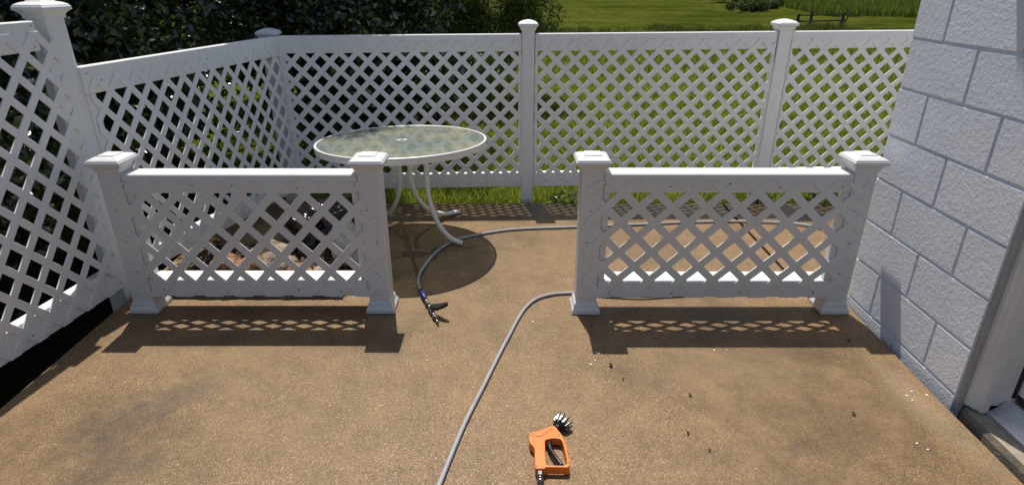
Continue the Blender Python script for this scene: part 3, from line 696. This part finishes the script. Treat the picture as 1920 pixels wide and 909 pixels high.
# reeds round the far hollow and the rough meadow on the right
parts = []
for i in range(230):
    cx = RNG.uniform(-4, 20); cy = RNG.uniform(29.5, 34.0); k_ = .5 + .5 * math.sin(cx * 1.3) * math.sin(cx * .47 + 1)
    hh = RNG.uniform(.12, .38) + .55 * max(0, k_ - .45) * RNG.uniform(.2, 1) + (.25 if 12 < cx < 15.5 else 0)
    parts.append(blades(cx - .3, cx + .3, cy - .3, cy + .3, int(14 + 40 * k_), hh * .5, hh, .026, .45))
V, F_ = join(parts); o = fast('reeds', V, F_, 'reed', kind='stuff'); tag(o, 'tall rough grass band at the foot of the mown hill', 'reeds')
V, F_ = join([blades(20, 34, 40, 62, 26000, .3, .75, .06, .45)]); o = fast('meadow_grass', V, F_, 'brightgrass', kind='stuff'); tag(o, 'tall bright meadow grass behind the wooden rail fence', 'meadow grass')

def shrub(name, loc, label, cat, clusters, nleaf, size, mat, trunk_h, group=None, stems=5, aspect=.5, bias=(.1, -.55, .85), mat2=None):
    root = thing(name, loc, label, cat, group); mb = MB()
    for i in range(stems):
        cx, cy, cz, r = clusters[i % len(clusters)]
        p0 = Vector(loc) + Vector((random.uniform(-.12, .12), random.uniform(-.12, .12), -.05)); p2 = Vector((cx, cy, cz)); p1 = p0.lerp(p2, .5) + Vector((random.uniform(-.15, .15), random.uniform(-.15, .15), .15))
        mb.tube(catmull([p0, p1, p2], 4), [.035 * trunk_h * (1 - k / 10) for k in range(9)], 6)
    mb.build('trunk', 'bark', root)
    w_ = np.array([c[3] ** 2 for c in clusters]); idx = RNG.choice(len(clusters), nleaf, p=w_ / w_.sum())
    C = np.array(clusters)[idx]; d = RNG.normal(size=(nleaf, 3)); d /= np.linalg.norm(d, axis=1)[:, None]
    # twig clumps inside each lobe
    rr = C[:, 3] * RNG.uniform(.35, 1.0, nleaf) ** .5
    cell = np.sin(d[:, 0] * 7 + idx) * np.sin(d[:, 1] * 7 + idx * 2) * np.sin(d[:, 2] * 7 + idx * 3)
    rr *= 1 + .22 * np.sign(cell) * np.abs(cell) ** .5
    c = C[:, :3] + d * rr[:, None]
    keep = c[:, 2] > loc[2] + .02
    c = c[keep]; V, F_ = quads(c, size, bias, len(c), aspect); fast('crown', V, F_, mat, root)
    return root
def lobes(x0, x1, y0, y1, z0, z1, n, r0, r1): return [(random.uniform(x0, x1), random.uniform(y0, y1), random.uniform(z0, z1), random.uniform(r0, r1)) for _ in range(n)]
GE = 'evergreen shrubs beyond the patio corner'
shrub('evergreen_shrub', (-1.75, 6.0, -.15), 'dark glossy evergreen shrub behind the corner of the back fence', 'shrub', lobes(-2.5, -1.25, 5.45, 6.8, .3, 3.6, 26, .35, .6) + lobes(-2.2, -1.15, 5.05, 5.4, 2.9, 3.5, 9, .28, .42), 42000, .075, 'hedge', 1.3, GE)
shrub('evergreen_shrub', (-3.4, 5.6, -.15), 'dark glossy evergreen shrub left of the fence corner, behind the left fence', 'shrub', lobes(-4.3, -2.75, 4.8, 6.5, .3, 3.6, 26, .4, .65), 32000, .075, 'hedge', 1.3, GE)
shrub('evergreen_shrub', (-3.3, 3.6, -.15), 'dark evergreen shrub close behind the far half of the left fence', 'shrub', lobes(-3.9, -2.6, 2.7, 4.8, .0, 2.4, 30, .32, .48), 34000, .07, 'hedge', 1.1, GE)
shrub('evergreen_shrub', (-3.5, 1.8, -.15), 'dark evergreen shrub outside the near end of the left fence', 'shrub', lobes(-3.9, -2.65, .7, 2.7, -.2, 1.9, 28, .3, .45), 32000, .07, 'hedge', 1.0, GE)
shrub('evergreen_shrub', (-.85, 6.7, -.15), 'glossy leaved shrub rising behind the left bay of the back fence', 'shrub', lobes(-1.35, -.62, 6.2, 7.4, .5, 3.4, 17, .3, .5), 22000, .075, 'hedge', 1.2, GE)
shrub('evergreen_shrub', (-2.6, 8.6, -.15), 'dark evergreen shrub standing back behind the left fence corner', 'shrub', lobes(-3.6, -1.5, 8.0, 9.2, .2, 4.2, 30, .5, .8), 26000, .10, 'hedge', 1.4, GE)
shrub('evergreen_shrub', (-5.4, 7.4, -.15), 'dark evergreen shrub at the far left behind the tall fence post', 'shrub', lobes(-6.6, -4.2, 6.6, 8.2, .2, 4.2, 30, .5, .8), 26000, .10, 'hedge', 1.4, GE)
shrub('feathery_shrub', (-.35, 9.2, -.15), 'loose olive green feathery shrub behind the centre post of the back fence', 'shrub', lobes(-1.25, .50, 8.6, 10.0, .3, 2.8, 34, .28, .5), 36000, .085, 'feather', .8, None, 12, .24)
shrub('low_bush', (-.15, 7.8, -.12), 'small bright green bush left of the centre post cap', 'bush', lobes(-.45, .05, 7.6, 8.1, .1, .75, 8, .14, .24), 4500, .05, 'weed', .4, None, 4)
# climbing sprigs poking through and over the left fence
def weed(loc, label, n, r, hh, mat='weed', sz=.05, group=None):
    root = thing('weed', loc, label, 'weed', group); mb = MB(); C = []
    for i in range(7):
        a = i * .9; e = Vector(loc) + Vector((math.cos(a) * r * .8, math.sin(a) * r * .8, hh * random.uniform(.6, 1))); mb.tube([Vector(loc), Vector(loc).lerp(e, .5) + Vector((0, 0, .02)), e], .002, 5)
    mb.build('stem', 'bark', root)
    d = RNG.normal(size=(n, 3)); d /= np.linalg.norm(d, axis=1)[:, None]; c = np.array(loc) + np.array([0, 0, hh * .55]) + d * np.array([r, r, hh * .5]) * RNG.uniform(.3, 1, n)[:, None] ** .5
    V, F_ = quads(c, sz, (0, -.4, 1.6), n, .5); fast('foliage', V, F_, mat, root); return root
weed((.40, 4.262, -.10), 'pale leafy weed on the lawn edge beside the centre post', 90, .13, .16)
weed((1.86, 4.262, -.10), 'weed with dry leaves under the second back fence post', 70, .12, .16, 'reed', .05)
weed((2.35, 4.29, -.10), 'dark leafy weed at the back right behind the low fence', 110, .16, .22, 'hedge2', .055)
weed((2.7, 4.30, -.10), 'weed at the far right foot of the back fence', 80, .15, .2, 'hedge2', .055)
weed((-1.15, 4.262, -.10), 'leafy weed growing under the left bay of the back fence', 120, .18, .24, 'weed', .055)
weed((-2.03, 1.95, -.55), 'dark sprig rising beside the slab under the near left panel', 60, .09, .50, 'hedge2', .05)
weed((-2.03, 3.25, .60), 'dark sprig poking through the far left lattice panel', 26, .07, .32, 'hedge', .06)
# far bushes and the wooden fence
for i, (x, y, s_, lb) in enumerate([(17.6, 47, 1.0, 'far low bush at the right edge of the mown hill'), (20.2, 50, 1.3, 'far bush just left of the wooden rail fence'), (22.6, 52, 1.4, 'far bush straight behind the wooden rail fence'), (26.5, 56, 1.4, 'far bush right of the wooden rail fence'), (18.9, 55, 1.2, 'farthest bush on the hill edge, above the second back post'), (31, 60, 1.6, 'far bush nearest the block wall')]):
    zg = hgt(x, y); shrub('far_bush', (x, y, zg), lb, 'bush', lobes(x - s_ * 1.7, x + s_ * 1.7, y - s_, y + s_, zg + .1, zg + s_ * .45, 12, s_ * .25, s_ * .5), 5000, .16, 'farbush', .6, 'far bushes by the hill', 3)
WF = thing('rail_fence', (16.9, 36, hgt(16.9, 36)), 'dark wooden rail fence section standing on the far lawn', 'fence')
zf = hgt(16.9, 36)
for x, y, hh, ln in ((16.07, 36.2, .70, 0), (16.70, 36.0, .86, 0), (18.20, 35.6, .82, .2)):
    MB().box(x - .06, x + .06, y - .06, y + .06, zf - .3, zf + hh, .01).xf(lambda p: (p[0] + (p[2] - zf) * ln * .6, p[1], p[2])).build('post', 'wood', WF)
for z0, z1, xa in ((.62, .70, 16.0), (.30, .40, 16.05)):
    MB().tube([(xa, 36.2, zf + z0), (16.7, 35.9, zf + z0 + .03), (18.4, 35.5, zf + z1)], .045, 6).build('rail', 'wood', WF)
MB().tube([(18.55, 35.4, zf + .82), (18.28, 35.7, zf - .1)], .035, 6).build('brace', 'wood', WF)
